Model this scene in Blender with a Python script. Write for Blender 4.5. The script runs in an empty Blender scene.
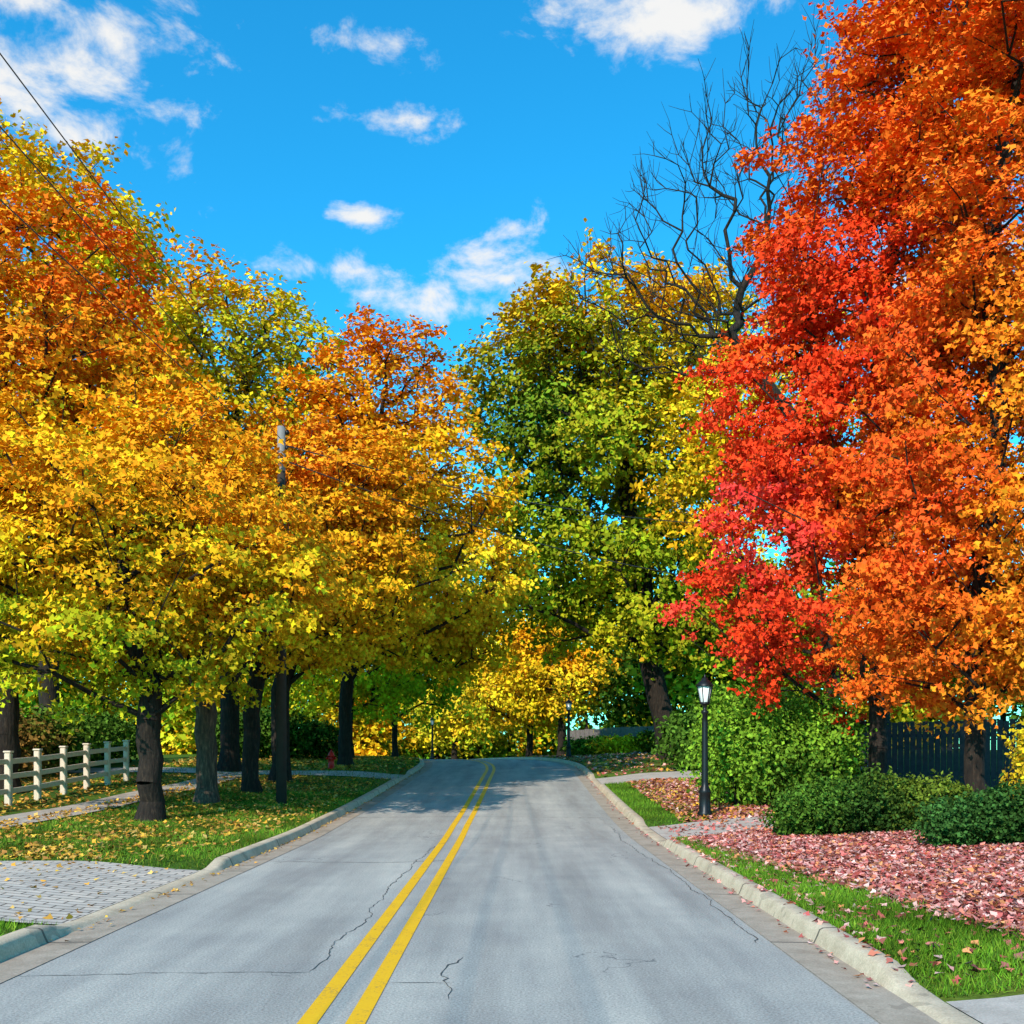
import bpy, math, numpy as np
from mathutils import Vector
rng=np.random.default_rng(7)
scene=bpy.context.scene
col=scene.collection
# ---------------------------------------------------------------- layout
SR,SL=3.83,-3.02           # kerb faces, lateral offset from the painted centre line
_py=np.array([-80,20,25,31,38,46,52,58,64,70,90,120,200,900.])
_pz=np.array([0,0,.13,.36,.66,.97,1.09,1.14,1.1,.98,.35,-.3,-.5,-.5])
_fy=np.linspace(-80,900,9801); _fz=np.interp(_fy,_py,_pz)
_k=np.hanning(61);_k/=_k.sum(); _fz=np.convolve(np.pad(_fz,30,mode='edge'),_k,mode='valid')
def P(y): return np.interp(y,_fy,_fz)
def CX(y):
    y=np.asarray(y,float)
    a=np.clip(y-42,0,48); b=np.clip(y-90,0,None)
    return -1.12+0.22*np.clip((y-22)/20,0,1)-a*a/160.-b*0.6
def sstep(x,a,b):
    t=np.clip((x-a)/(b-a),0,1); return t*t*(3-2*t)
DR=[(-3,7.0),(18.6,21.8),(34,37.5)]
DL=[(9.8,14.2),(36.5,39.5)]
def kerbh(side,y):
    y=np.asarray(y,float); m=np.zeros_like(y)
    for a,b in (DR if side>0 else DL):
        m=np.maximum(m,sstep(y,a-.7,a)*(1-sstep(y,b,b+.7)))
    return .13-.105*m
def G(s,y):
    s=np.asarray(s,float);y=np.asarray(y,float)
    d=np.where(s>0,s-SR-.16,SL-.16-s)
    kh=np.where(s>0,kerbh(1,y),kerbh(-1,y))
    dd=np.clip(d,0,None)
    w=1-sstep(dd,0,1.8)
    rise=np.where(s>0,.05*np.clip(dd,0,9),.018*np.clip(dd,0,10))
    und=.03*np.sin(s*.9+y*.31)*np.sin(y*.47-s*.2)*sstep(dd,.4,3)
    return P(y)+kh*w+.13*(1-w)+rise+und-.012
def gz(x,y): return float(G(x-CX(y),y))
# ---------------------------------------------------------------- helpers
def mk(name,me,parent=None,mats=()):
    o=bpy.data.objects.new(name,me); col.objects.link(o)
    for m in mats: me.materials.append(m)
    if parent is not None: o.parent=parent
    return o
def empty(name,loc=(0,0,0)):
    o=bpy.data.objects.new(name,None); o.empty_display_size=.3; col.objects.link(o); o.location=loc; return o
def mesh_np(name,V,loops,starts,smooth=False,matidx=None):
    me=bpy.data.meshes.new(name)
    me.vertices.add(len(V)); me.vertices.foreach_set('co',np.ascontiguousarray(V,dtype=np.float32).ravel())
    me.loops.add(len(loops)); me.loops.foreach_set('vertex_index',np.ascontiguousarray(loops,dtype=np.int32))
    me.polygons.add(len(starts)); me.polygons.foreach_set('loop_start',np.ascontiguousarray(starts,dtype=np.int32))
    if smooth: me.polygons.foreach_set('use_smooth',np.ones(len(starts),bool))
    me.update(calc_edges=True)
    return me
def grid_mesh(name,X,Y,Z,smooth=True):
    n,m=X.shape
    V=np.stack([X,Y,Z],-1).reshape(-1,3)
    i=np.arange(n*m).reshape(n,m)
    q=np.stack([i[:-1,:-1],i[:-1,1:],i[1:,1:],i[1:,:-1]],-1).reshape(-1,4)
    return mesh_np(name,V,q.ravel(),np.arange(len(q))*4,smooth)
# ---------------------------------------------------------------- materials
class NT:
    def __init__(s,name):
        s.m=bpy.data.materials.new(name); s.m.use_nodes=True; s.t=s.m.node_tree; s.t.nodes.clear()
        s.out=s.n('ShaderNodeOutputMaterial')
    def n(s,typ,**kw):
        nd=s.t.nodes.new(typ)
        for k,v in kw.items():
            setattr(nd,k,v)
        return nd
    def l(s,a,b): s.t.links.new(a,b)
    def noise(s,vec,scale,detail=4,rough=.55,dist=0.):
        nd=s.n('ShaderNodeTexNoise'); nd.inputs['Scale'].default_value=scale; nd.inputs['Detail'].default_value=detail
        nd.inputs['Roughness'].default_value=rough; nd.inputs['Distortion'].default_value=dist
        if vec is not None: s.l(vec,nd.inputs['Vector'])
        return nd.outputs[0]
    def ramp(s,fac,stops):
        nd=s.n('ShaderNodeValToRGB'); cr=nd.color_ramp
        while len(cr.elements)<len(stops): cr.elements.new(.5)
        for e,(p,c) in zip(cr.elements,stops):
            e.position=p; e.color=(c[0],c[1],c[2],1) if hasattr(c,'__len__') else (c,c,c,1)
        s.l(fac,nd.inputs[0]); return nd.outputs[0]
    def mix(s,fac,a,b,mode='MIX'):
        nd=s.n('ShaderNodeMix',data_type='RGBA',blend_type=mode)
        for sock,v in ((0,fac),(6,a),(7,b)):
            if isinstance(v,bpy.types.NodeSocket): s.l(v,nd.inputs[sock])
            elif hasattr(v,'__len__'): nd.inputs[sock].default_value=(v[0],v[1],v[2],1)
            else: nd.inputs[sock].default_value=v
        return nd.outputs[2]
    def math(s,op,a,b=None,c=None):
        nd=s.n('ShaderNodeMath',operation=op)
        for i,v in enumerate((a,b,c)):
            if v is None: continue
            if isinstance(v,bpy.types.NodeSocket): s.l(v,nd.inputs[i])
            else: nd.inputs[i].default_value=v
        return nd.outputs[0]
    def pos(s): return s.n('ShaderNodeNewGeometry').outputs['Position']
    def scaled(s,vec,sc):
        nd=s.n('ShaderNodeVectorMath',operation='MULTIPLY'); s.l(vec,nd.inputs[0]); nd.inputs[1].default_value=sc; return nd.outputs[0]
    def finish(s,colr,rough=.8,bump=None,bstr=.3,bdist=.02,spec=.3,metal=0.):
        b=s.n('ShaderNodeBsdfPrincipled')
        if isinstance(colr,bpy.types.NodeSocket): s.l(colr,b.inputs['Base Color'])
        else: b.inputs['Base Color'].default_value=(*colr,1)
        if isinstance(rough,bpy.types.NodeSocket): s.l(rough,b.inputs['Roughness'])
        else: b.inputs['Roughness'].default_value=rough
        b.inputs['Specular IOR Level'].default_value=spec; b.inputs['Metallic'].default_value=metal
        if bump is not None:
            bn=s.n('ShaderNodeBump'); bn.inputs['Strength'].default_value=bstr; bn.inputs['Distance'].default_value=bdist
            s.l(bump,bn.inputs['Height']); s.l(bn.outputs[0],b.inputs['Normal'])
        s.l(b.outputs[0],s.out.inputs[0]); return s.m
def leaf_mat(name,trans=.35):
    t=NT(name); a=t.n('ShaderNodeAttribute',attribute_name='lc')
    d=t.n('ShaderNodeBsdfDiffuse'); t.l(a.outputs['Color'],d.inputs[0])
    if trans<=0: t.l(d.outputs[0],t.out.inputs[0]); return t.m
    tr=t.n('ShaderNodeBsdfTranslucent'); m=t.n('ShaderNodeMixShader'); m.inputs[0].default_value=trans
    t.l(a.outputs['Color'],tr.inputs[0]); t.l(d.outputs[0],m.inputs[1]); t.l(tr.outputs[0],m.inputs[2])
    t.l(m.outputs[0],t.out.inputs[0]); return t.m
M_LEAF=leaf_mat('leaf',.0); M_LITTER=leaf_mat('fallen_leaf',0); M_GRASSB=leaf_mat('grass_blade',0); M_FAR=leaf_mat('far_leaf',0)
def m_bark(name,k=1.):
    t=NT(name); p=t.scaled(t.pos(),(6,6,1.2)); n=t.noise(p,3,5,.65)
    c=t.ramp(n,[(.3,(.008*k,.006*k,.005*k)),(.55,(.028*k,.018*k,.012*k)),(.8,(.085*k,.055*k,.035*k))])
    return t.finish(c,.9,n,.8,.05)
M_BARK=m_bark('bark'); M_BARK_SUNLIT=m_bark('sunlit_bark',4.)  # second bark: same ramp brightened, sunlight on one trunk put into the colour
def m_asphalt():
    t=NT('asphalt'); p=t.pos()
    big=t.noise(t.scaled(p,(1.4,.12,1)),1.,4,.6); fine=t.noise(p,55,3,.7); mid=t.noise(p,.9,5,.65)
    c=t.ramp(big,[(.3,(.275,.245,.215)),(.5,(.375,.34,.295)),(.7,(.49,.44,.37))])
    c=t.mix(.6,c,t.ramp(mid,[(.3,(.43,.43,.44)),(.7,(.63,.62,.6))]),'OVERLAY')
    g=t.ramp(fine,[(.3,.4),(.5,1.),(.75,1.7)])
    c=t.mix(.7,c,g,'MULTIPLY')
    w=t.n('ShaderNodeTexVoronoi',feature='DISTANCE_TO_EDGE'); w.inputs['Scale'].default_value=.42
    dn=t.n('ShaderNodeTexNoise'); dn.inputs['Scale'].default_value=2.2; dn.inputs['Detail'].default_value=6
    va=t.n('ShaderNodeVectorMath',operation='MULTIPLY_ADD'); t.l(dn.outputs['Color'],va.inputs[0]); va.inputs[1].default_value=(.9,.9,0); t.l(p,va.inputs[2])
    t.l(p,dn.inputs['Vector']); t.l(va.outputs[0],w.inputs['Vector'])
    cr=t.math('LESS_THAN',w.outputs['Distance'],.0028)
    sel=t.math('GREATER_THAN',t.noise(p,.35,2),.57)
    cr=t.math('MULTIPLY',t.math('MULTIPLY',cr,sel),.6)
    c=t.mix(cr,c,(.09,.09,.09))
    return t.finish(c,.85,fine,.5,.01)
M_ASPH=m_asphalt()
def m_concrete(name,a,b,joint=None):
    t=NT(name); p=t.pos(); n=t.noise(p,3,6,.7); f=t.noise(p,60,2,.6)
    c=t.ramp(n,[(.3,a),(.7,b)]); c=t.mix(.4,c,t.ramp(f,[(.3,.6),(.7,1.35)]),'MULTIPLY')
    if joint:
        sx=t.n('ShaderNodeSeparateXYZ'); t.l(p,sx.inputs[0])
        fr=t.math('FRACT',t.math('MULTIPLY',sx.outputs['Y'],1./joint)); j=t.math('LESS_THAN',fr,.012)
        c=t.mix(t.math('MULTIPLY',j,.8),c,(.04,.035,.03))
    st=t.math('GREATER_THAN',t.noise(p,.8,4,.7),.6); c=t.mix(t.math('MULTIPLY',st,.35),c,(.18,.14,.1))
    return t.finish(c,.85,f,.4,.01)
M_KERB=m_concrete('kerb_concrete',(.46,.34,.22),(.7,.54,.37),3.)
M_GUT=m_concrete('gutter_concrete',(.32,.24,.17),(.5,.39,.29),3.)
M_WALK=m_concrete('walk_concrete',(.4,.33,.27),(.58,.48,.4),1.5)
def m_paver():
    t=NT('pavers'); b=t.n('ShaderNodeTexBrick'); p=t.pos(); t.l(p,b.inputs['Vector'])
    b.inputs['Scale'].default_value=1.; b.inputs['Brick Width'].default_value=.30; b.inputs['Row Height'].default_value=.15
    b.inputs['Mortar Size'].default_value=.012; b.inputs['Color1'].default_value=(.7,.56,.44,1); b.inputs['Color2'].default_value=(.54,.45,.37,1); b.inputs['Mortar'].default_value=(.16,.12,.09,1)
    n=t.noise(p,2.5,5,.7); c=t.mix(.6,b.outputs[0],t.ramp(n,[(.3,.65),(.7,1.2)]),'MULTIPLY')
    return t.finish(c,.85,b.outputs['Fac'],-.4,.01)
M_PAVER=m_paver()
def m_grass():
    t=NT('lawn'); p=t.pos(); n=t.noise(p,.35,5,.6); f=t.noise(p,18,4,.7)
    c=t.ramp(n,[(.3,(.04,.1,.012)),(.5,(.09,.16,.015)),(.7,(.2,.18,.03))])
    c=t.mix(.7,c,t.ramp(f,[(.3,.45),(.7,1.5)]),'MULTIPLY')
    return t.finish(c,.95,f,.8,.05,spec=.1)
M_GRASS=m_grass()
def m_bed():
    t=NT('mulch'); p=t.pos(); f=t.noise(p,22,5,.7)
    c=t.ramp(f,[(.3,(.06,.025,.02)),(.5,(.22,.09,.07)),(.7,(.4,.18,.15))])
    return t.finish(c,.95,f,.8,.05,spec=.1)
M_BED=m_bed()
def m_yellow():
    t=NT('road_paint_yellow'); p=t.pos(); n=t.noise(p,40,3,.7); b=t.noise(p,3,4,.7)
    k=t.math('ADD',t.math('MULTIPLY',n,.6),t.math('MULTIPLY',b,.4))
    c=t.ramp(k,[(.36,(.4,.26,.06)),(.44,(.9,.45,.01)),(.7,(.95,.53,.012))])
    return t.finish(c,.6,n,.3,.005)
M_YEL=m_yellow()
def simple(name,c,r=.6,metal=0,spec=.4,var=.25):
    t=NT(name); n=t.noise(t.pos(),9,5,.65); cc=t.mix(var,c,t.ramp(n,[(.3,.5),(.7,1.4)]),'MULTIPLY')
    return t.finish(cc,r,n,.1,.01,spec,metal)
M_CRACK=simple('crack_filler',(.07,.065,.06),.8)
M_BLACK=simple('black_metal',(.012,.013,.014),.4,.3)
M_GLASS=simple('frosted_glass',(.75,.76,.72),.15,0,.6,.05)
M_CREAM=simple('cream_paint',(.74,.57,.42),.6)
M_POLE=simple('weathered_pole',(.045,.032,.025),.9)
M_GREYM=simple('grey_metal',(.25,.22,.2),.6)
M_RED=simple('hydrant_red',(.8,.02,.012),.4)
M_WIRE=simple('cable',(.05,.045,.045),.6)
# ---------------------------------------------------------------- ground, road
def ysamples(a,b):
    ys=[a]
    while ys[-1]<b:
        y=ys[-1]; st=.4 if -2<y<75 else (2. if -30<y<140 else 25.); ys.append(min(b,y+st))
    return np.array(ys)
ys=ysamples(-80,850)
inner=np.array([SL-.13,SL-.09,SL+.1,-1.5,0,2,SR-.1,SR+.09,SR+.13])
right=np.concatenate([SR+.13+np.arange(1,45)*.3,[18.,20,23,27,33,42,60,90,150,300,600]])
left=-np.concatenate([-(SL-.13)+np.arange(1,45)*.3,[18.,20,23,27,33,42,60,90,150,300,600]])[::-1]
ss=np.concatenate([left,inner,right]); ss=np.unique(ss)
S,Y=np.meshgrid(ss,ys); Z=G(S,Y)-.02; ins=(S>SL-.11)&(S<SR+.11); Z=np.where(ins,P(Y)-.12,Z)
mk('ground',grid_mesh('ground',CX(Y)+S,Y,Z),None,[M_GRASS])
def sheet(name,s0,s1,y0,y1,mat,off=0.,n=8,hf=None,parent=None):
    yy=np.arange(y0,y1+.01,.2); a=np.array([s0(v) if callable(s0) else s0 for v in yy]); b=np.array([s1(v) if callable(s1) else s1 for v in yy])
    u=np.linspace(0,1,n+1)[None,:]; S=a[:,None]*(1-u)+b[:,None]*u; Y=np.repeat(yy[:,None],n+1,1)
    Z=(hf(S,Y) if hf else G(S,Y))+off
    return mk(name,grid_mesh(name,CX(Y)+S,Y,Z),parent,[mat])
RH=lambda S,Y:P(Y)+0*S
road=empty('road')
sheet('asphalt',SL+.40,SR-.42,-12,130,M_ASPH,0,10,RH,road)
for i,sc in enumerate((-.15,.15)):
    sheet('painted_line_%d'%(i+1),sc-.062,sc+.062,-12,130,M_YEL,.005,1,RH,road)
def ribbon(name,pts,w,mat,parent,jit=.014):
    pp=[]
    for (a,b) in zip(pts[:-1],pts[1:]):
        a=np.array(a);b=np.array(b);L=np.linalg.norm(b-a);k=max(2,int(L/.08))
        wob=np.cumsum(rng.normal(0,jit,(k,2)),0); wob-=np.linspace(0,1,k)[:,None]*wob[-1]
        for m,t in enumerate(np.linspace(0,1,k,endpoint=False)): pp.append(a+(b-a)*t+wob[m]+rng.normal(0,.006,2))
    pp.append(np.array(pts[-1])); pp=np.array(pp); d=np.gradient(pp,axis=0); d/=np.linalg.norm(d,axis=1)[:,None]+1e-9
    nrm=np.stack([-d[:,1],d[:,0]],1); ww=w*(.4+.9*rng.random(len(pp)))[:,None]; ww[0]=ww[-1]=.001
    A=pp+nrm*ww;B=pp-nrm*ww; X=np.stack([A[:,0],B[:,0]],1);Y=np.stack([A[:,1],B[:,1]],1)
    return mk(name,grid_mesh(name,X,Y,P(Y)+.004),parent,[mat])
ribbon('crack_1',[(-1.55,7.8),(-1.45,10),(-1.5,13.5),(-1.35,18)],.005,M_CRACK,road)
ribbon('crack_2',[(-4.1,7.6),(-2.8,7.75),(-1.55,7.8)],.005,M_CRACK,road)
ribbon('crack_3',[(-.42,7.0),(-.48,7.7),(-.4,8.4)],.006,M_CRACK,road,.03)
ribbon('crack_4',[(-.42,7.5),(-.9,7.45)],.005,M_CRACK,road,.02)
ribbon('crack_6',[(2.15,9),(2.2,14),(2.1,22)],.005,M_CRACK,road)
ribbon('crack_7',[(-3.7,15.5),(-2,15.4),(-.9,15.7)],.010,M_CRACK,road)
ribbon('crack_8',[(-3.7,24),(0,24.2),(2.2,24)],.012,M_CRACK,road)
def kerb(name,side):
    yy=ysamples(-12,130); yy=yy[yy<=130]; F=SR if side>0 else SL
    h=kerbh(side,yy); o=side
    prof=[(F-o*.43,0*h+.006),(F-o*.05,0*h+.0),(F-o*.02,h*.5),(F-o*.0,h*.88),(F+o*.03,h),(F+o*.15,h+.004),(F+o*.165,h*.9),(F+o*.17,0*h-.12)]
    X=np.stack([CX(yy)+p[0] for p in prof],1);Y=np.repeat(yy[:,None],len(prof),1);Z=np.stack([P(yy)+p[1] for p in prof],1)
    e=empty(name)
    mk('gutter_pan',grid_mesh('gutter',X[:,:2],Y[:,:2],Z[:,:2]),e,[M_GUT])
    mk('kerb_stone',grid_mesh('kerb',X[:,1:],Y[:,1:],Z[:,1:],False),e,[M_KERB])
kerb('curb',1); kerb('curb',-1)
sheet('driveway',SL-.17,-12,9.8,14.2,M_PAVER,.012,24)
sheet('driveway',SR+.17,12,-3,6.9,M_WALK,.012,24)
sheet('driveway',SR+.17,14,18.8,21.6,M_WALK,.012,24)
sheet('driveway',SR+.17,14,34,37.3,M_WALK,.012,24)
sheet('driveway',SL-.17,-16,36.6,39.3,M_WALK,.012,24)
sheet('sidewalk',-8.3,-9.6,14.4,36.4,M_WALK,.014,4)
bedL=lambda y: SR+.25+1.25*np.clip((17.5-y)/10,0.03,1)
sheet('mulch_bed',bedL,13,7.2,18.6,M_BED,.006,26)
sheet('mulch_bed',SR+1.5,12,21.8,33.9,M_BED,.006,20)
# ---------------------------------------------------------------- leaves
TM=np.array([(0,-.45,0),(.5,-.08,.10),(.17,.12,.02),(0,.58,-.06),(-.17,.12,.02),(-.5,-.08,.10)])
TQ=np.array([(0,-.5,0),(.36,0,.08),(0,.55,0),(-.36,0,.08)])
TB=np.array([(-.5,0,0),(.5,0,0),(0,1,0.)])
def leaves(name,C,N,size,colr,mat,parent=None,T=TM,t=None):
    n=len(C); N=N/(np.linalg.norm(N,axis=1)[:,None]+1e-9)
    if t is None: t=rng.normal(size=(n,3))
    t=t-N*(t*N).sum(1)[:,None]; t/=np.linalg.norm(t,axis=1)[:,None]+1e-9; b=np.cross(N,t)
    s=np.asarray(size).reshape(-1,1) if np.ndim(size) else np.full((n,1),size)
    V=C[:,None,:]+s[:,:,None]*(T[None,:,0,None]*b[:,None,:]+T[None,:,1,None]*t[:,None,:]+T[None,:,2,None]*N[:,None,:])
    k=len(T); V=V.reshape(-1,3)
    me=mesh_np(name,V,np.arange(n*k),np.arange(n)*k)
    at=me.attributes.new('lc','FLOAT_COLOR','FACE'); c4=np.ones((n,4),np.float32); c4[:,:3]=np.clip(colr,0.002,.95); at.data.foreach_set('color',c4.ravel())
    return mk(name,me,parent,[mat])
def tubes(name,A,B,ra,rb,parent,mat):
    Vs=[];Ls=[];base=0
    for sel,k in ((ra>.07,9),(ra<=.07,4)):
        if not sel.any(): continue
        a,b,r0,r1=A[sel],B[sel],ra[sel],rb[sel]; n=len(a); d=b-a; L=np.linalg.norm(d,axis=1)[:,None]+1e-9; d/=L
        a=a-d*(r0[:,None]*.25); 
        ref=np.where(np.abs(d[:,2:3])>.9,np.array([[1.,0,0]]),np.array([[0,0,1.]])); u=np.cross(d,ref); u/=np.linalg.norm(u,axis=1)[:,None]; v=np.cross(d,u)
        th=np.arange(k)*2*math.pi/k; cs=np.cos(th)[None,:,None]; sn=np.sin(th)[None,:,None]
        ring=u[:,None,:]*cs+v[:,None,:]*sn
        V=np.concatenate([a[:,None,:]+ring*r0[:,None,None],b[:,None,:]+ring*r1[:,None,None]],1).reshape(-1,3)
        i=np.arange(n)[:,None]*2*k; j=np.arange(k)[None,:]; j2=(j+1)%k
        q=np.stack([i+j,i+j2,i+k+j2,i+k+j],-1).reshape(-1,4)+base
        Vs.append(V);Ls.append(q);base+=len(V)
    V=np.concatenate(Vs);q=np.concatenate(Ls)
    return mk(name,mesh_np(name,V,q.ravel(),np.arange(len(q))*4,True),parent,[mat])
def sample_lobes(lobes,n,mind,zmin,surf=.27):
    lb=np.array(lobes,float); w=(lb[:,3]*lb[:,4]*lb[:,5])**.75; w/=w.sum(); m=n*5
    k=rng.choice(len(lb),m,p=w); d=rng.normal(size=(m,3)); d/=np.linalg.norm(d,axis=1)[:,None]
    lump=1+.13*np.sin(d[:,0]*7+k*2.1)*np.sin(d[:,2]*6+k)+.08*np.sin(d[:,1]*11+k)
    r=rng.random(m)**surf*lump; p=lb[k,:3]+d*lb[k,3:6]*r[:,None]; p=p[p[:,2]>zmin]
    out=[]; arr=np.empty((0,3))
    for q in p:
        if len(out)==0 or ((arr-q)**2).sum(1).min()>mind**2:
            out.append(q); arr=np.array(out)
            if len(out)>=n: break
    return arr
def colour_pick(P3,anch,sharp=4.5):
    ap=np.array([a[0] for a in anch],float); ac=np.array([a[1] for a in anch],float)
    d=np.linalg.norm(P3[:,None,:]-ap[None],axis=2)+.4; w=d**-sharp; w/=w.sum(1)[:,None]
    cs=w.cumsum(1); i=(rng.random(len(P3))[:,None]>cs).sum(1).clip(0,len(anch)-1)
    return .5*ac[i]+.5*(w@ac)
def tree(name,bx,by,lobes,fork,rt,n,lpc,anch,ls=.13,cr=.75,leafy=True,lean=(0,0),T=TM,tip=.012,top=.75,flat=.5,mat=None,step=.9,kink=.05,surf=.27,bark=None):
    e=empty(name,(bx,by,gz(bx,by)))
    bz=gz(bx,by)-.05; lb=np.array(lobes)
    zmin=bz+1.9; pts=sample_lobes(lobes,n,cr*.55,zmin,surf)
    cen=(lb[:,:3]*lb[:,3:6].prod(1)[:,None]).sum(0)/lb[:,3:6].prod(1).sum(); ztop=(lb[:,2]+lb[:,5]).max()
    F=np.array([bx+lean[0],by+lean[1],bz+fork]); topp=np.array([cen[0],cen[1],bz+(ztop-bz)*top])
    nodes=[np.array([bx,by,bz])];par=[-1];pl=[0.]
    for k in range(1,6):
        t=k/5; nodes.append(nodes[0]+(F-nodes[0])*t+np.array([rng.normal(0,.03),rng.normal(0,.03),0])); par.append(len(nodes)-2);pl.append(0)
    nl=6
    for k in range(1,nl+1):
        t=k/nl; q=F+(topp-F)*np.array([t**1.3,t**1.3,t])+rng.normal(0,.12,3)*np.array([1,1,0]); nodes.append(q);par.append(len(nodes)-2);pl.append(pl[-1]+np.linalg.norm(q-nodes[-2])*.6)
    order=np.argsort(np.linalg.norm(pts-F,axis=1)); first=4
    NP=np.array(nodes);PLn=np.array(pl)
    ends=[]
    for idx in order:
        p=pts[idx]; d=np.linalg.norm(NP[first:]-p,axis=1); up=np.clip(NP[first:,2]-p[2]+.15*d,0,None)
        j=int(np.argmin(d+.42*PLn[first:]+1.1*up))+first
        a=NP[j]; L=np.linalg.norm(p-a); k=max(1,int(L/step)); prev=j; new=[];npl=[]
        for m in range(1,k+1):
            t=m/k; q=a+(p-a)*t; 
            if m<k: q=q+np.array([0,0,.16*L*math.sin(math.pi*t)])*.6+rng.normal(0,kink*L/k+.02,3)
            par.append(prev); prev=len(NP)+len(new); new.append(q); npl.append(PLn[j]+L*t)
        NP=np.vstack([NP,new]); PLn=np.concatenate([PLn,npl]); ends.append(prev)
    par=np.array(par); cnt=np.zeros(len(NP)); cnt[ends]=1
    for i in range(len(NP)-1,0,-1): cnt[par[i]]+=cnt[i]
    cnt=np.maximum(cnt,1); ex=math.log(rt/tip)/math.log(cnt[0]); R=tip*cnt**ex
    i=np.arange(1,len(NP)); ra=np.minimum(R[par[i]],R[i]*1.25); rb=R[i]
    ra[0]=rt*1.5; ra[1]=rb[0]
    A_,B_=NP[par[i]],NP[i]
    if not leafy:   # fine twigs on the bare crown
        src=np.where(cnt<=6)[0]; src=src[src>12]; src=np.repeat(src,3); dr=NP[src]-NP[par[src]]; dr/=np.linalg.norm(dr,axis=1)[:,None]+1e-9
        dv=dr*.8+rng.normal(0,.5,(len(src),3))+[0,0,.35]; dv/=np.linalg.norm(dv,axis=1)[:,None]; ln=rng.uniform(.35,.95,len(src))[:,None]
        m1=NP[src]+dv*ln*.5; dv2=dv+rng.normal(0,.2,dv.shape)+[0,0,.2]; m2=m1+dv2*ln*.5
        A_=np.vstack([A_,NP[src],m1]); B_=np.vstack([B_,m1,m2]); o1=np.full(len(src),tip*.85); ra=np.concatenate([ra,o1,o1*.8]); rb=np.concatenate([rb,o1*.8,o1*.5])
    tubes('trunk_and_branches',A_,B_,ra,rb,e,bark or M_BARK)
    pe=np.array([e.location.x,e.location.y,e.location.z])
    if leafy:
        ce=NP[ends]; ne=len(ce); tw=9; c0=colour_pick(ce,anch)*(1+.12*rng.normal(size=(ne,1)))
        crr=cr*(.7+.6*rng.random(ne)); dens=rng.random(ne)*.9+.55
        td=rng.normal(size=(ne,tw,3)); td[:,:,2]*=flat; out=(ce-cen); out/=np.linalg.norm(out,axis=1)[:,None]; td+=out[:,None,:]*.5; td/=np.linalg.norm(td,axis=2)[:,:,None]
        m=(lpc*dens).astype(int); ci=np.repeat(np.arange(ne),m); nn=len(ci); ti=rng.integers(0,tw,nn); u=rng.random(nn)**.6
        jit=.11*cr/.75*np.array([1,1,.55+.45*(flat>.45)])
        C=ce[ci]+td[ci,ti]*(u*crr[ci])[:,None]+rng.normal(0,1,(nn,3))*jit; C[:,2]-=.12*u*u*crr[ci]
        N=rng.normal(size=(nn,3))*.8+np.array([0,-.15,.75])+out[ci]*.7
        cc=c0[ci]*(1+.12*rng.normal(size=(nn,1))); hs=rng.normal(0,.12,nn); cc[:,1]*=1+hs; cc[:,0]*=1-.15*hs
        leaves('foliage',C,N,ls*(.7+.6*rng.random(nn)),cc,mat or M_LEAF,e,T)
    for ch in e.children: ch.location=(-pe[0],-pe[1],-pe[2])
    return e
GOLD=(.95,.46,.014);GOR=(.95,.35,.014);YEL=(.95,.6,.025);ORG=(.95,.26,.016);ORR=(.95,.155,.016);RED=(.92,.062,.016);CRIM=(.92,.055,.045);GRN=(.24,.3,.014);YG=(.78,.52,.016);OLV=(.52,.43,.018);DG=(.06,.12,.012)
# left row
tree('maple_tree',-7.7,21.8,[(-7.7,21.8,5.6,3.8,3.4,2.7),(-5.6,22,5.7,1.9,2.4,1.5),(-10,21.5,5,2.5,2.5,2.2),(-11,22,7,2.4,2.4,2)],2.2,.25,310,155,
  [((-8,20,7.6),GOLD),((-5,20,6.8),GOR),((-10,20,7.2),GOR),((-7,19,6.4),GOR),((-9,19,6.2),GOLD),((-6,19,5.2),GOLD),((-8,19,3.2),GRN),((-6,19,3.2),GRN),((-8,18.5,4.4),(.5,.42,.014)),((-10.5,19,4.),GRN),((-10,19,5.2),YG),((-5,19,4.2),YG)],.13,.75,flat=.38)
tree('maple_tree',-7.7,25.8,[(-7.6,25.5,6.4,2.9,3,3.0),(-8.7,26,8.5,2.5,2.5,2.)],2.3,.26,220,120,
  [((-7,25,9.5),GOR),((-5,25,8),GOR),((-7,24,5),YG),((-8,24,4),GRN),((-5,24,4),GRN),((-4.5,25,6),GOLD)],.145,.75,bark=M_BARK_SUNLIT,flat=.38)
tree('maple_tree',-7.5,29.5,[(-6,29.5,7.2,3.4,3,3.0),(-4.6,29.5,9,2.0,2.4,1.8)],2.3,.24,210,110,
  [((-7,29,10),ORG),((-4,29,8),GOR),((-6,28,5),GOLD),((-8,28,4),GRN),((-5,28,4),YG),((-3,29,6),GOLD)],.155,.8,flat=.38)
tree('maple_tree',-7.6,33.5,[(-4.3,33.5,13.0,2.3,2.4,2.6),(-3.2,33.5,9.9,3.4,3.4,2.5),(-5.9,33.5,10.8,2.4,3,2.8),(-1.2,33,7.6,1.7,2.5,1.5),(-5.3,33.5,6.4,3,3,1.9)],3.,.3,380,105,
  [((-4.5,33,15),ORG),((-3,33,13),GOR),((-6.5,33,12),GOR),((-1,33,9),GOLD),((-3,31,10),GOLD),((-5,31,10),GOR),((-1,32,7),YEL),((-5,32,6),GOLD),((-3,32,7),YEL)],.17,.78,tip=.018,T=TQ,flat=.4)
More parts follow.
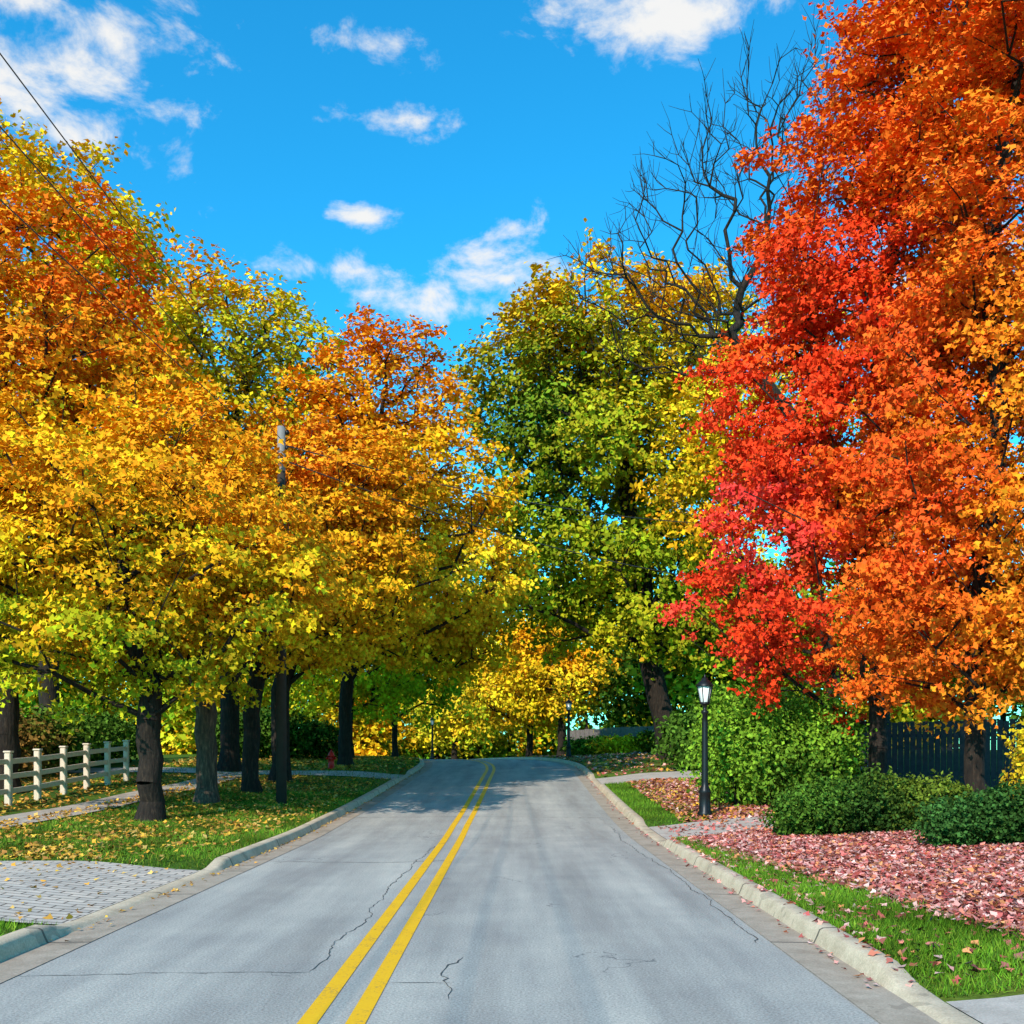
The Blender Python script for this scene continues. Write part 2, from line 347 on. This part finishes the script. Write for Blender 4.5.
tree('maple_tree',-7.0,43,[(-3.6,43,8.3,3.1,3.5,3.0),(-4.7,43,11.2,3,3,2.6),(-2,42,7,2,3,2)],2.6,.28,250,85,
  [((-4,43,12),GOLD),((-2,42,9),YEL),((-5,42,7),YG),((-1,42,6),GOLD)],.21,.95,tip=.018,T=TQ)
tree('yellow_maple_tree',-8.3,52,[(-7.5,52,7.,3.2,3,3.4)],2.4,.24,120,90,[((-7,50,9),YEL),((-9,50,6),YG),((-6,50,5),(.6,.6,.02))],.22,.95,tip=.018,T=TQ)
tree('oak_tree',-10.5,38,[(-10.3,38,15.7,3.4,3.4,3.4),(-8.2,38,13.9,2.3,3,3.6),(-11.8,38,16.3,2.5,2.6,2.8),(-11.6,38,11.4,4.5,4,4.8),(-7.5,38,9,3,3,3)],4.,.35,430,95,
  [((-12,37,19),GOR),((-10,37,18.5),GOLD),((-9,37,15),OLV),((-8,36,12),YG),((-12,36,13),YG),((-11,35,9),OLV),((-10,36,16),OLV),((-9,37,17),YG)],.2,.9,tip=.018,T=TQ)
tree('maple_tree',-13.8,28,[(-13.2,28,13.6,3.2,3.5,3.6),(-11.9,28,10.9,3.2,3.5,3.4),(-15.3,28,12.3,4,4,4.4),(-13.5,28,7.6,4.3,4,3)],2.8,.32,460,120,
  [((-13,27,16.5),GOR),((-12,27,14.5),ORR),((-12,26,13),ORG),((-10,26,11),GOR),((-15,26,10),GOR),((-12,25,9),GOLD),((-13,25,6),YG),((-10,25,8),GOLD)],.16,.85,flat=.42)
tree('elm_tree',-19,42,[(-19.6,42,22.6,4.5,4,4.2),(-16.6,42,20.0,2.9,3,4),(-18,42,15.4,5,4,5)],6.,.4,380,95,
  [((-19,41,26),(.92,.47,.02)),((-16,41,23),(.88,.5,.02)),((-17,40,20),YG),((-20,40,20),GOLD),((-18,40,14),OLV)],.24,1.0,T=TQ)
# right big tree
tree('maple_tree',7.2,46,[(3.5,46,19.9,3.8,4,3.5),(.6,46,17.6,2.7,3,3.6),(7.5,46,19.6,3.4,3.5,3.4),(4.4,46,13.8,6.0,5,5),(4,46,16.5,4.2,4,3.6),(6.8,45.5,8.6,4.2,4.5,3.0),(2.3,46,8.9,3.4,3.5,2.6)],4.5,.5,760,110,
  [((3,45,23),GOLD),((0,45,20.5),(.65,.38,.018)),((7,45,23),GOLD),((9,45,18),YEL),((1,44,16),(.12,.18,.014)),((0,44,13),GRN),((3.5,43,14),(.34,.34,.016)),((4,42,18),OLV),((7,43,14),YG),((2,43,10),GRN),((4,43,8),(.6,.52,.018)),((6,43,10),GRN),((8,43,8),GRN),((2,43,18.5),(.4,.33,.016))],.235,.98,lean=(-1,0),tip=.024,T=TQ)
# right red / orange pair
tree('red_maple_tree',8.2,23,[(7.6,23,6.1,3.3,3.3,3.4),(7.6,23,9.4,3.0,3,3.4),(8.3,23,12.7,2.6,2.9,3.2),(9.3,23,16.2,2.5,2.6,3.2),(11,23,18.5,3,3,3)],2.2,.2,660,180,
  [((5,21,6),CRIM),((5.5,21,9),RED),((4.8,22,4.5),RED),((7,20,12),RED),((7,21,15),ORR),((9,20,17),ORR),((8,20,8),ORR),((8,20,4),ORR),((6,21,11),RED),((7,20,7),(.93,.1,.016))],.125,.7,flat=.45)
tree('orange_maple_tree',8.6,19,[(9.1,19,7.2,2.7,2.7,4.1),(9.5,19,11.9,2.4,2.6,4),(8.4,19,4.1,2.1,2.3,1.6),(9.8,19,16,2,2,3)],2.0,.18,480,180,
  [((9,17,4),ORG),((7,18,6),(.93,.1,.016)),((7,18,8.5),(.93,.1,.016)),((6.6,18,4),ORR),((9,17,8),ORG),((8,17,11),ORR),((9,17,14),ORR),((10,17,12),ORG),((10,17,7),GOR),((8.5,17,6),ORG)],.115,.65,flat=.42)
tree('bare_tree',12,33,[(5.9,33,19.0,2.4,2,3),(3.4,33,17.2,2.0,2,1.3),(7.9,33,21,2.4,2.4,3),(8,33,16,3,3,2.5),(5,33,15,2.4,2,1.2),(10,33,22,2,2,2.5)],6,.18,420,0,[],cr=.7,leafy=False,tip=.012,top=.6,step=.4,kink=.12,surf=.4)
tree('yellow_tree',12.5,40,[(11,40,15,4,4,4),(9,40,12,3.5,3.5,4),(11,40,7,4,4,3)],4,.3,180,80,[((10,38,16),YEL),((9,38,12),GOLD),((11,38,8),GRN)],.21,1.,T=TQ)
tree('ash_tree',-6.4,56,[(-5.2,56,6.2,2.8,3,3),(-7.5,56,8,3,3,4)],2.5,.16,130,100,[((-5,54,6),(.6,.6,.02)),((-7,54,9),YG),((-5,54,4),(.35,.45,.02))],.22,.9,T=TQ,tip=.02)
tree('yellow_tree',1.2,70,[(0.6,70,6.6,4.0,3.5,3.5)],2.5,.22,120,100,[((0,68,8),YEL),((-2,68,5),YEL),((2,68,5),GOLD)],.26,1.1,T=TQ,tip=.02)
tree('yellow_tree',3.2,66,[(2.9,66,7.4,3.6,3.5,3.4)],2.6,.25,120,100,[((3,64,8),GOLD),((4,64,5),YEL),((1,64,5),YG)],.26,1.1,T=TQ,tip=.02)
tree('yellow_tree',-4.5,80,[(-4.5,80,6.5,4,3.5,4)],2.2,.22,110,90,[((-4,78,8),YEL),((-6,78,5),(.7,.6,.03)),((-3,78,4),YEL)],.3,1.2,T=TQ,tip=.02)
def woods(name,items,ls,lpc,ncl):
    Cs=[];Ns=[];Cc=[];A=[];B=[];RA=[];RB=[]
    for (x,y,h,r,c) in items:
        z0=gz(x,y); lob=[(x,y,z0+h*.62,r,r,h*.36),(x+r*.4,y-1,z0+h*.4,r*.8,r*.8,h*.25),(x-r*.5,y-1,z0+h*.42,r*.7,r*.7,h*.27),(x,y-1.5,z0+1.6,r*.9,r*.6,1.7)]
        p=sample_lobes(lob,ncl,r*.16,z0+.3); nn=len(p)*lpc; i=np.repeat(np.arange(len(p)),lpc)
        C=p[i]+rng.normal(size=(nn,3))*np.array([.22,.22,.13])*r*.8
        cb=np.array(c)*(1+.25*rng.normal(size=(len(p),1))); cb[:,0]*=1+.3*rng.normal(size=len(p))
        Cs.append(C);Ns.append(rng.normal(size=(nn,3))+[0,-.3,.8]);Cc.append(cb[i]*(1+.15*rng.normal(size=(nn,1))))
        A.append((x,y,z0-.2));B.append((x+rng.normal(0,.3),y,z0+h*.6));RA.append(.22);RB.append(.1)
    e=empty(name)
    tubes('trunks',np.array(A),np.array(B),np.array(RA),np.array(RB),e,M_BARK)
    C=np.concatenate(Cs); leaves('foliage',C,np.concatenate(Ns),ls*(.7+.6*rng.random(len(C))),np.concatenate(Cc),M_FAR,e,TQ)
it=[]
for k in range(15): it.append((-16-k*4.2+rng.normal(0,1),56+rng.random()*14,rng.uniform(11,17),rng.uniform(3.5,4.8),[DG,OLV,YG,GRN][rng.integers(0,4)]))
for k in range(14): it.append((8.5+k*4.4+rng.normal(0,.6),62+rng.random()*10,rng.uniform(9,15),rng.uniform(3.5,4.8),[DG,GRN,OLV,DG][rng.integers(0,4)]))
for k in range(19): it.append((-48+k*4.+rng.normal(0,1),90+rng.random()*8,rng.uniform(10,15)+(5 if k>11 else 0),rng.uniform(3.8,5),[GRN,GOLD,YG,OLV,DG][rng.integers(0,5)]))
woods('distant_trees',it,.45,45,85)
e=empty('distant_thicket'); n=46000; x=rng.uniform(-75,45,n); y=100+6*rng.random(n)+3*np.sin(x*.3); h=3.8+1.2*np.sin(x*.7)+.8*np.sin(x*1.9)
z=G(x-CX(y),y)+h*rng.random(n)**.8; pal=np.array([DG,GRN,OLV,(.6,.4,.03),YG]); pi_=((np.sin(x*.23)+np.sin(x*.61+2)+2)/4*5+rng.normal(0,.7,n)).astype(int).clip(0,4)
leaves('foliage',np.stack([x,y,z],1),rng.normal(size=(n,3))+[0,-.8,.4],.5*(.6+.8*rng.random(n)),pal[pi_]*(1+.2*rng.normal(size=(n,1))),M_FAR,e,TQ)
# shrubs
def shrub(name,lobes,n,anch,ls=.09,surf=.18,rag=.12):
    lb=np.array(lobes,float); w=(lb[:,3]*lb[:,4]+lb[:,3]*lb[:,5]+lb[:,4]*lb[:,5]); w/=w.sum(); k=rng.choice(len(lb),n,p=w)
    d=rng.normal(size=(n,3)); d/=np.linalg.norm(d,axis=1)[:,None]
    lump=1+rag*np.sin(d[:,0]*9+k)*np.sin(d[:,2]*8+k*2)+rag*.8*np.sin(d[:,1]*13+d[:,2]*9)+rag*.6*np.sin(d[:,0]*23+k)*np.sin(d[:,2]*19)
    r=rng.random(n)**surf*lump; sh=rng.random(n)<.10; r=np.where(sh,r*(1+.22*rng.random(n)),r)
    C=lb[k,:3]+d*lb[k,3:6]*r[:,None]
    zz=np.array([gz(a,b) for a,b in lb[:,:2]])[k]; ok=C[:,2]>zz+.03; C=C[ok];d=d[ok]
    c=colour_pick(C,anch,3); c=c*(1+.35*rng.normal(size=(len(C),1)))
    e=empty(name); leaves('foliage',C,rng.normal(size=(len(C),3))+d*.7+[0,0,.3],ls*(.6+.8*rng.random(len(C))),c,M_FAR,e,TQ)
    A=[];B=[]
    for l in lb:
        g0=gz(l[0],l[1])
        for q in range(5): A.append((l[0]+rng.normal(0,.05),l[1],g0-.05)); B.append((l[0]+rng.normal(0,l[3]*.4),l[1]+rng.normal(0,l[4]*.3),l[2]+l[5]*.5))
    tubes('stems',np.array(A),np.array(B),np.full(len(A),.025),np.full(len(A),.01),e,M_BARK)
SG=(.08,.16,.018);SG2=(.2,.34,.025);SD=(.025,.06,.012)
def row(x0,y0,x1,y1,n,h,r):
    out=[]
    for t in np.linspace(0,1,n):
        x=x0+(x1-x0)*t+rng.normal(0,.08);y=y0+(y1-y0)*t+rng.normal(0,.08);hh=h*rng.uniform(.8,1.15); out.append((x,y,gz(x,y)+hh*.5,r*rng.uniform(.85,1.15),r,hh*.55))
    return out
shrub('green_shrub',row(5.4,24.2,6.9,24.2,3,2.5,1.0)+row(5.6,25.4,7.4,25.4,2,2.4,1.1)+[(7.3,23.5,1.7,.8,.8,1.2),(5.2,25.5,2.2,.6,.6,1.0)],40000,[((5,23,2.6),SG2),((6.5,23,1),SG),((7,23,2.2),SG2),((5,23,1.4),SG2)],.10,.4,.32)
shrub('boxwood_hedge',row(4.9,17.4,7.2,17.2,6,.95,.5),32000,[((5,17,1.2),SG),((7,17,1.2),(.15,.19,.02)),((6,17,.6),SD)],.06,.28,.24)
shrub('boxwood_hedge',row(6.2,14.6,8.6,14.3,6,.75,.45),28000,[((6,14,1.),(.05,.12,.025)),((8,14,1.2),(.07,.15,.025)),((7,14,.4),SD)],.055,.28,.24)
shrub('yellow_shrub',[(8.9,16.6,1.3,.8,.8,1.0),(9.4,16.9,1.9,.7,.7,.8)],12000,[((9,16,2),YG),((9,16,1),(.5,.3,.02))],.08,.3,.2)
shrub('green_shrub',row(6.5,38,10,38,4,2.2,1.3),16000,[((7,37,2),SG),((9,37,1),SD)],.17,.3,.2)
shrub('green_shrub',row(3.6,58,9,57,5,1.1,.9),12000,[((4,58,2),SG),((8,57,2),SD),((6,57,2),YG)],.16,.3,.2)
shrub('garden_hedge',row(-16.5,22,-17,44,12,2.0,1.4),36000,[((-16,22,2),(.4,.3,.02)),((-16,30,1),(.25,.12,.03)),((-16,40,2),SG)],.16,.3,.2)
shrub('green_shrub',row(-13,47,-9.5,50,4,2.0,1.2),14000,[((-11,47,2),SG),((-10,47,1),SD)],.17,.3,.2)
# litter & grass
def scatter(name,n,fs,y0,y1,size,pal,T=TM,mat=M_LITTER,off=.025,clump=True):
    y=y0+(y1-y0)*rng.random(n); s0,s1=fs(y); s=s0+(s1-s0)*rng.random(n)
    if clump:
        f=.5+.5*np.sin(s*1.7+np.sin(y*.9)*2)*np.sin(y*1.1+np.sin(s)*1.5); k=rng.random(n)<(.12+.88*f**1.5); y=y[k];s=s[k]
    C=np.stack([CX(y)+s,y,G(s,y)+off*(.3+rng.random(len(y)))],1); N=rng.normal(0,.4,(len(y),3))+[0,0,1.]
    pal=np.array(pal); c=pal[rng.integers(0,len(pal),len(y))]*(1+.25*rng.normal(size=(len(y),1)))
    return leaves(name,C,N,size*(.6+.7*rng.random(len(y))),c,mat,None,T)
PINK=[(.66,.21,.18),(.55,.12,.1),(.72,.32,.27),(.45,.09,.08),(.66,.2,.12),(.28,.08,.06),(.78,.45,.38),(.68,.34,.28),(.38,.13,.11),(.7,.26,.1)]
BRN=[(.55,.27,.05),(.7,.4,.05),(.38,.16,.04),(.75,.33,.04),(.6,.36,.1)]
scatter('leaf_litter',40000,lambda y:(bedL(y)-.15+np.abs(rng.normal(0,.2,len(y))),np.full_like(y,9.5)),7.1,18.8,.085,PINK,clump=False,off=.04)
scatter('leaf_litter',1500,lambda y:(SR+.05+0*y,bedL(y)),7.1,18,.08,PINK)
scatter('leaf_litter',10000,lambda y:(SR+.9+0*y,10+0*y),21.5,34,.11,PINK+BRN,clump=False,off=.04)
scatter('leaf_litter',1500,lambda y:(SR+.3+0*y,10+0*y),18.8,21.6,.10,PINK)
scatter('leaf_litter',14000,lambda y:(-9+0*y,SL-.15-np.abs(rng.normal(0,.9,len(y)))),14.3,36,.10,BRN)
scatter('leaf_litter',600,lambda y:(-10+0*y,SL-.2+0*y),9.8,14.2,.08,BRN)
scatter('leaf_litter',7000,lambda y:(-16+0*y,-9.6+0*y),15,36,.12,BRN)
scatter('leaf_litter',9000,lambda y:(-14+0*y,SL-.2+0*y),39.5,62,.16,BRN)
scatter('leaf_litter',7000,lambda y:(SR+.2+0*y,14+0*y),37.5,62,.16,BRN+PINK)
def onroad(name,n,s0,sd,y0,y1,pal):
    y=y0+(y1-y0)*rng.random(n); s=s0+sd*np.abs(rng.normal(size=n)); C=np.stack([CX(y)+s,y,P(y)+.012+.012*rng.random(n)],1)
    pal=np.array(pal); leaves(name,C,rng.normal(0,.3,(n,3))+[0,0,1],.06*(.5+.8*rng.random(n)),pal[rng.integers(0,len(pal),n)]*(1+.2*rng.normal(size=(n,1))),M_LITTER,None,TM)
onroad('leaf_litter',260,SR-.06,-.06,7,45,PINK); onroad('leaf_litter',330,SL+.06,.08,9,45,BRN)
def blades(name,n,fs,y0,y1,h,pal):
    y=y0+(y1-y0)*rng.random(n); s0,s1=fs(y); s=s0+(s1-s0)*rng.random(n)
    C=np.stack([CX(y)+s,y,G(s,y)-.02],1); t=rng.normal(0,.35,(n,3))+[0,0,1.]; N=rng.normal(size=(n,3))
    pal=np.array(pal); c=pal[rng.integers(0,len(pal),n)]*(1+.25*rng.normal(size=(n,1)))
    patch=.75+.35*np.sin(s*2.3+np.sin(y*1.3))*np.sin(y*1.7+s); c=c*patch[:,None]
    T=TB*np.array([.15,1,1]); return leaves(name,C,N,h*(.5+.8*rng.random(n)),c,M_GRASSB,None,T,t)
GP=[(.11,.25,.015),(.14,.3,.02),(.22,.34,.03),(.08,.16,.02)]
blades('grass',60000,lambda y:(SR+.16+0*y,bedL(y)+.15),7,18.6,.08,GP)
blades('grass',10000,lambda y:(SR+.16+0*y,SR+1.5+0*y),21.8,33.9,.09,GP)
blades('grass',60000,lambda y:(-8.2+0*y,SL-.17+0*y),14.3,30,.08,GP+[(.3,.3,.04)])
blades('grass',8000,lambda y:(-7+0*y,SL-.17+0*y),8,9.7,.08,GP)
blades('grass',20000,lambda y:(-13+0*y,SL-.17+0*y),30,60,.12,GP+[(.3,.3,.04)])
# ---------------------------------------------------------------- furniture
def lathe(name,prof,seg,parent,mat,loc=(0,0,0),flute=0,smooth=False):
    th=np.arange(seg)*2*math.pi/seg; V=[];q=[]
    for r,z in prof:
        rr=r*(1+flute*np.cos(th*seg/2)) if flute else r+0*th
        V.append(np.stack([rr*np.cos(th),rr*np.sin(th),0*th+z],1))
    V=np.concatenate(V)
    for i in range(len(prof)-1):
        for j in range(seg): q.append((i*seg+j,i*seg+(j+1)%seg,(i+1)*seg+(j+1)%seg,(i+1)*seg+j))
    q=np.array(q); me=mesh_np(name,V,q.ravel(),np.arange(len(q))*4,smooth); o=mk(name,me,parent,[mat]); o.location=loc; return o
def box(name,sx,sy,sz,loc,parent,mat,rot=(0,0,0),bev=.01):
    import bmesh
    bm=bmesh.new(); bmesh.ops.create_cube(bm,size=1)
    for v in bm.verts: v.co=Vector((v.co.x*sx,v.co.y*sy,v.co.z*sz))
    if bev: bmesh.ops.bevel(bm,geom=bm.edges[:],offset=min(bev,sx*.3,sy*.3,sz*.3),segments=1,affect='EDGES')
    me=bpy.data.meshes.new(name); bm.to_mesh(me); bm.free(); o=mk(name,me,parent,[mat]); o.location=loc; o.rotation_euler=rot; return o
def lamp(x,y,H=3.0):
    e=empty('street_lamp',(x,y,gz(x,y)-.02)); s=H/3.0
    pf=[(.0,0),(.15,0),(.15,.1),(.12,.14),(.11,.5),(.125,.53),(.115,.58),(.075,.66),(.065,.75),(.06,2.0),(.05,2.18),(.075,2.2),(.075,2.24),(.04,2.27),(.035,2.34),(.06,2.37),(.10,2.40),(.10,2.42),(0,2.42)]
    lathe('post',[(r*s,z*s) for r,z in pf],20,e,M_BLACK,flute=.06)
    lathe('lantern_glass',[(.09*s,2.425*s),(.155*s,2.76*s),(0,2.76*s)],6,e,M_GLASS)
    for k in range(6):
        a=k*math.pi/3; p0=Vector((.095*math.cos(a)*s,.095*math.sin(a)*s,2.42*s)); p1=Vector((.163*math.cos(a)*s,.163*math.sin(a)*s,2.77*s)); d=p1-p0
        o=box('lantern_bar_%d'%(k+1),.016*s,.016*s,d.length,(p0+p1)/2,e,M_BLACK,bev=0); o.rotation_euler=d.to_track_quat('Z','Y').to_euler()
    lathe('lantern_roof',[(.19*s,2.765*s),(.19*s,2.785*s),(.12*s,2.86*s),(.07*s,2.90*s),(.06*s,2.94*s),(.02*s,2.95*s),(.025*s,2.98*s),(0,3.03*s)],12,e,M_BLACK)
    lathe('lantern_base_ring',[(.11*s,2.40*s),(.11*s,2.43*s),(.085*s,2.432*s)],12,e,M_BLACK)
lamp(4.2,22.3,3.1); lamp(3.1,56,3.2); lamp(-5.6,72,3.0)
def hydrant(x,y):
    e=empty('fire_hydrant',(x,y,gz(x,y)-.02))
    lathe('barrel',[(0,0),(.17,0),(.17,.04),(.12,.05),(.12,.5),(.15,.51),(.15,.55),(.12,.56),(.11,.62),(.07,.69),(.03,.71),(.03,.77),(0,.77)],16,e,M_RED)
    for k,(a,r) in enumerate(((0,.055),(math.pi,.055),(-math.pi/2,.075))):
        o=lathe('nozzle_%d'%(k+1),[(r*.8,.08),(r*.8,.16),(r,.16),(r,.2),(0,.2)],10,e,M_RED,(0,0,.42)); o.rotation_euler=(0,math.pi/2,a)
hydrant(-7.15,40.5)
f=empty('rail_fence')
fy=np.concatenate([np.arange(12,33.2,1.6)]); fx=-12.1-.02*(fy-20)
for i,(x,y) in enumerate(zip(fx,fy)):
    z=gz(x,y); box('post_%d'%(i+1),.15,.15,1.3,(x,y,z+.6),f,M_CREAM,bev=.02); box('cap_%d'%(i+1),.19,.19,.05,(x,y,z+1.277),f,M_CREAM,bev=.015)
    if i<len(fx)-1:
        x2,y2=fx[i+1],fy[i+1]; z2=gz(x2,y2)
        for j,hh in enumerate((.32,.68,1.04)):
            a=Vector((x,y,z+hh));b=Vector((x2,y2,z2+hh));d=b-a; u=d.normalized(); a+=u*.077;b-=u*.077;d=b-a
            o=box('rail_%d_%d'%(i+1,j+1),.05,.13,d.length,(a+b)/2,f,M_CREAM)
            o.rotation_euler=(math.radians(-90)+math.atan2(d.z,math.hypot(d.x,d.y)),0,math.atan2(-d.x,d.y))
def board_fence(name,x0,y0,x1,y1,h,mat,w=.14):
    e=empty(name); L=math.hypot(x1-x0,y1-y0); n=int(L/(w+.008)); a=math.atan2(y1-y0,x1-x0)
    for k in range(n):
        t=(k+.5)/n; x=x0+(x1-x0)*t;y=y0+(y1-y0)*t;z=gz(x,y); hh=h+rng.normal(0,.012)
        box('board_%d'%(k+1),w,.022,hh,(x,y,z+hh/2-.03),e,mat,(0,0,a),.004)
    for hh in (.4,h-.35):
        z0,z1=gz(x0,y0),gz(x1,y1); box('rail_%d'%int(hh*10),L,.05,.09,((x0+x1)/2-math.sin(a)*.04,(y0+y1)/2+math.cos(a)*.04,(z0+z1)/2+hh),e,mat,(0,-math.atan2(z1-z0,L),a))
board_fence('wooden_fence',8.6,27.5,16,25.5,1.75,simple('dark_fence',(.05,.04,.045),.85,var=.6))
board_fence('wooden_fence',9.4,18.6,12.5,17.6,1.7,simple('blue_grey_fence',(.12,.17,.22),.8,var=.5))
board_fence('wooden_fence',3.2,60,11,59,1.5,simple('weathered_fence',(.16,.13,.12),.8,var=.5),.25)
# utility pole and wires
px_,py_=-5.9,26.2; e=empty('utility_pole',(px_,py_,gz(px_,py_)-.05)); H=9.65
lathe('pole',[(0,0),(.14,0),(.10,H),(.02,H+.03),(0,H+.03)],14,e,M_POLE,smooth=True)
lathe('pole_top_sleeve',[(.106,H-1.1),(.106,H+.04),(0,H+.05)],14,e,M_GREYM)
for k,h in enumerate((H-.9,H-.5,H-.1)): lathe('insulator_%d'%(k+1),[(0,h-.06),(.04,h-.06),(.06,h),(.03,h+.06),(0,h+.06)],8,e,M_BLACK,(.15,0,0))
def wire(a,b,sag,r=.009):
    cu=bpy.data.curves.new('power_line','CURVE'); cu.dimensions='3D'; cu.bevel_depth=r; sp=cu.splines.new('POLY'); n=40; sp.points.add(n-1)
    for i in range(n):
        t=i/(n-1); sp.points[i].co=(a[0]+(b[0]-a[0])*t,a[1]+(b[1]-a[1])*t,a[2]+(b[2]-a[2])*t-4*sag*t*(1-t),1)
    cu.materials.append(M_WIRE); o=bpy.data.objects.new('power_line',cu); col.objects.link(o)
bz=gz(px_,py_)
for dz,ez in ((-.1,10.0),(-.5,8.4),(-.9,6.8)): wire((px_+.15,py_,bz+H+dz),(-6.0,-14,ez),.3,.0085)
wire((px_+.15,py_,bz+H-.9),(9.5,40.3,8.2),.5,.016); wire((px_+.15,py_,bz+H-.5),(9.5,40.5,10.6),.5,.016)
# ---------------------------------------------------------------- sky
w=bpy.data.worlds.new('World'); scene.world=w; w.use_nodes=True; nt=w.node_tree; nt.nodes.clear()
def wn(t,**k):
    n=nt.nodes.new(t)
    for a,b in k.items(): setattr(n,a,b)
    return n
L=nt.links.new
SE=math.radians(34); SROT=math.atan2(-.45,-.9)
sky=wn('ShaderNodeTexSky',sky_type='NISHITA',sun_disc=False); sky.sun_elevation=SE; sky.sun_rotation=SROT; sky.air_density=1.; sky.dust_density=.2; sky.ozone_density=2.
hs=wn('ShaderNodeHueSaturation'); hs.inputs['Saturation'].default_value=1.3; hs.inputs['Hue'].default_value=.493; L(sky.outputs[0],hs.inputs['Color'])
tint=wn('ShaderNodeVectorMath',operation='MULTIPLY'); L(hs.outputs[0],tint.inputs[0]); tint.inputs[1].default_value=(.4,1.85,1.95)
tc=wn('ShaderNodeTexCoord'); D=tc.outputs['Generated']
def wm(op,a,b=None,c=None):
    n=wn('ShaderNodeMath',operation=op)
    for i,v in enumerate((a,b,c)):
        if v is None: continue
        if isinstance(v,bpy.types.NodeSocket): L(v,n.inputs[i])
        else: n.inputs[i].default_value=v
    return n.outputs[0]
clouds=[(-.50,.66,.13,.07),(-.42,.605,.06,.035),(-.37,.71,.09,.04),(-.49,.735,.09,.03),(-.115,.69,.06,.02),(.13,.745,.15,.035),(.20,.72,.10,.03),(-.11,.615,.05,.012),(-.148,.52,.03,.009),(-.165,.468,.045,.014),(-.01,.462,.06,.028),(-.07,.43,.09,.020),(.6,.5,.2,.06),(-.9,.4,.25,.07),(.9,.3,.3,.05)]
mask=None
for cx,cz,rx,rz in clouds:
    v=Vector((cx,1,cz)); l=v.length; v/=l
    s=wn('ShaderNodeVectorMath',operation='SUBTRACT'); L(D,s.inputs[0]); s.inputs[1].default_value=v
    m=wn('ShaderNodeVectorMath',operation='MULTIPLY'); L(s.outputs[0],m.inputs[0]); m.inputs[1].default_value=(l/rx,l/rx,l*l/rz)
    ln=wn('ShaderNodeVectorMath',operation='LENGTH'); L(m.outputs[0],ln.inputs[0])
    k=wm('SUBTRACT',1.2,ln.outputs['Value']); mask=k if mask is None else wm('MAXIMUM',mask,k)
mask=wm('MAXIMUM',mask,-1.4)
mp=wn('ShaderNodeVectorMath',operation='MULTIPLY'); L(D,mp.inputs[0]); mp.inputs[1].default_value=(1,1,1.6)
nz=wn('ShaderNodeTexNoise'); nz.inputs['Scale'].default_value=14; nz.inputs['Detail'].default_value=7; nz.inputs['Roughness'].default_value=.62; nz.inputs['Distortion'].default_value=.25; L(mp.outputs[0],nz.inputs['Vector'])
dn=wm('ADD',wm('MULTIPLY',mask,.65),wm('MULTIPLY',wm('SUBTRACT',nz.outputs[0],.5),4.0))
mr=wn('ShaderNodeMapRange',interpolation_type='SMOOTHSTEP'); mr.inputs['From Min'].default_value=.0; mr.inputs['From Max'].default_value=1.0; L(dn,mr.inputs['Value'])
mx=wn('ShaderNodeMix',data_type='RGBA'); L(wm('MULTIPLY',mr.outputs[0],.95),mx.inputs[0]); L(tint.outputs[0],mx.inputs[6]); mx.inputs[7].default_value=(6.4,6.3,6.1,1)
bg=wn('ShaderNodeBackground'); bg.inputs['Strength'].default_value=.15; L(mx.outputs[2],bg.inputs['Color'])
wo=wn('ShaderNodeOutputWorld'); L(bg.outputs[0],wo.inputs[0])
w.cycles.sampling_method='NONE'
sd=Vector((math.sin(SROT)*math.cos(SE),math.cos(SROT)*math.cos(SE),math.sin(SE)))
sl=bpy.data.lights.new('sun','SUN'); sl.energy=5.; sl.angle=math.radians(.5); sl.color=(1,.94,.84)
so=bpy.data.objects.new('sun',sl); col.objects.link(so); so.rotation_euler=sd.to_track_quat('Z','Y').to_euler(); so.location=(-20,-30,40)
# ---------------------------------------------------------------- camera
cd=bpy.data.cameras.new('camera'); cd.lens=36; cd.sensor_width=36; cd.shift_y=.232; cd.clip_end=3000; cd.clip_start=.1
co=bpy.data.objects.new('camera',cd); col.objects.link(co); co.location=(0,0,1.7); co.rotation_euler=(math.radians(90),0,0)
scene.camera=co
scene.view_settings.view_transform='Standard'; scene.view_settings.look='None'; scene.view_settings.exposure=0
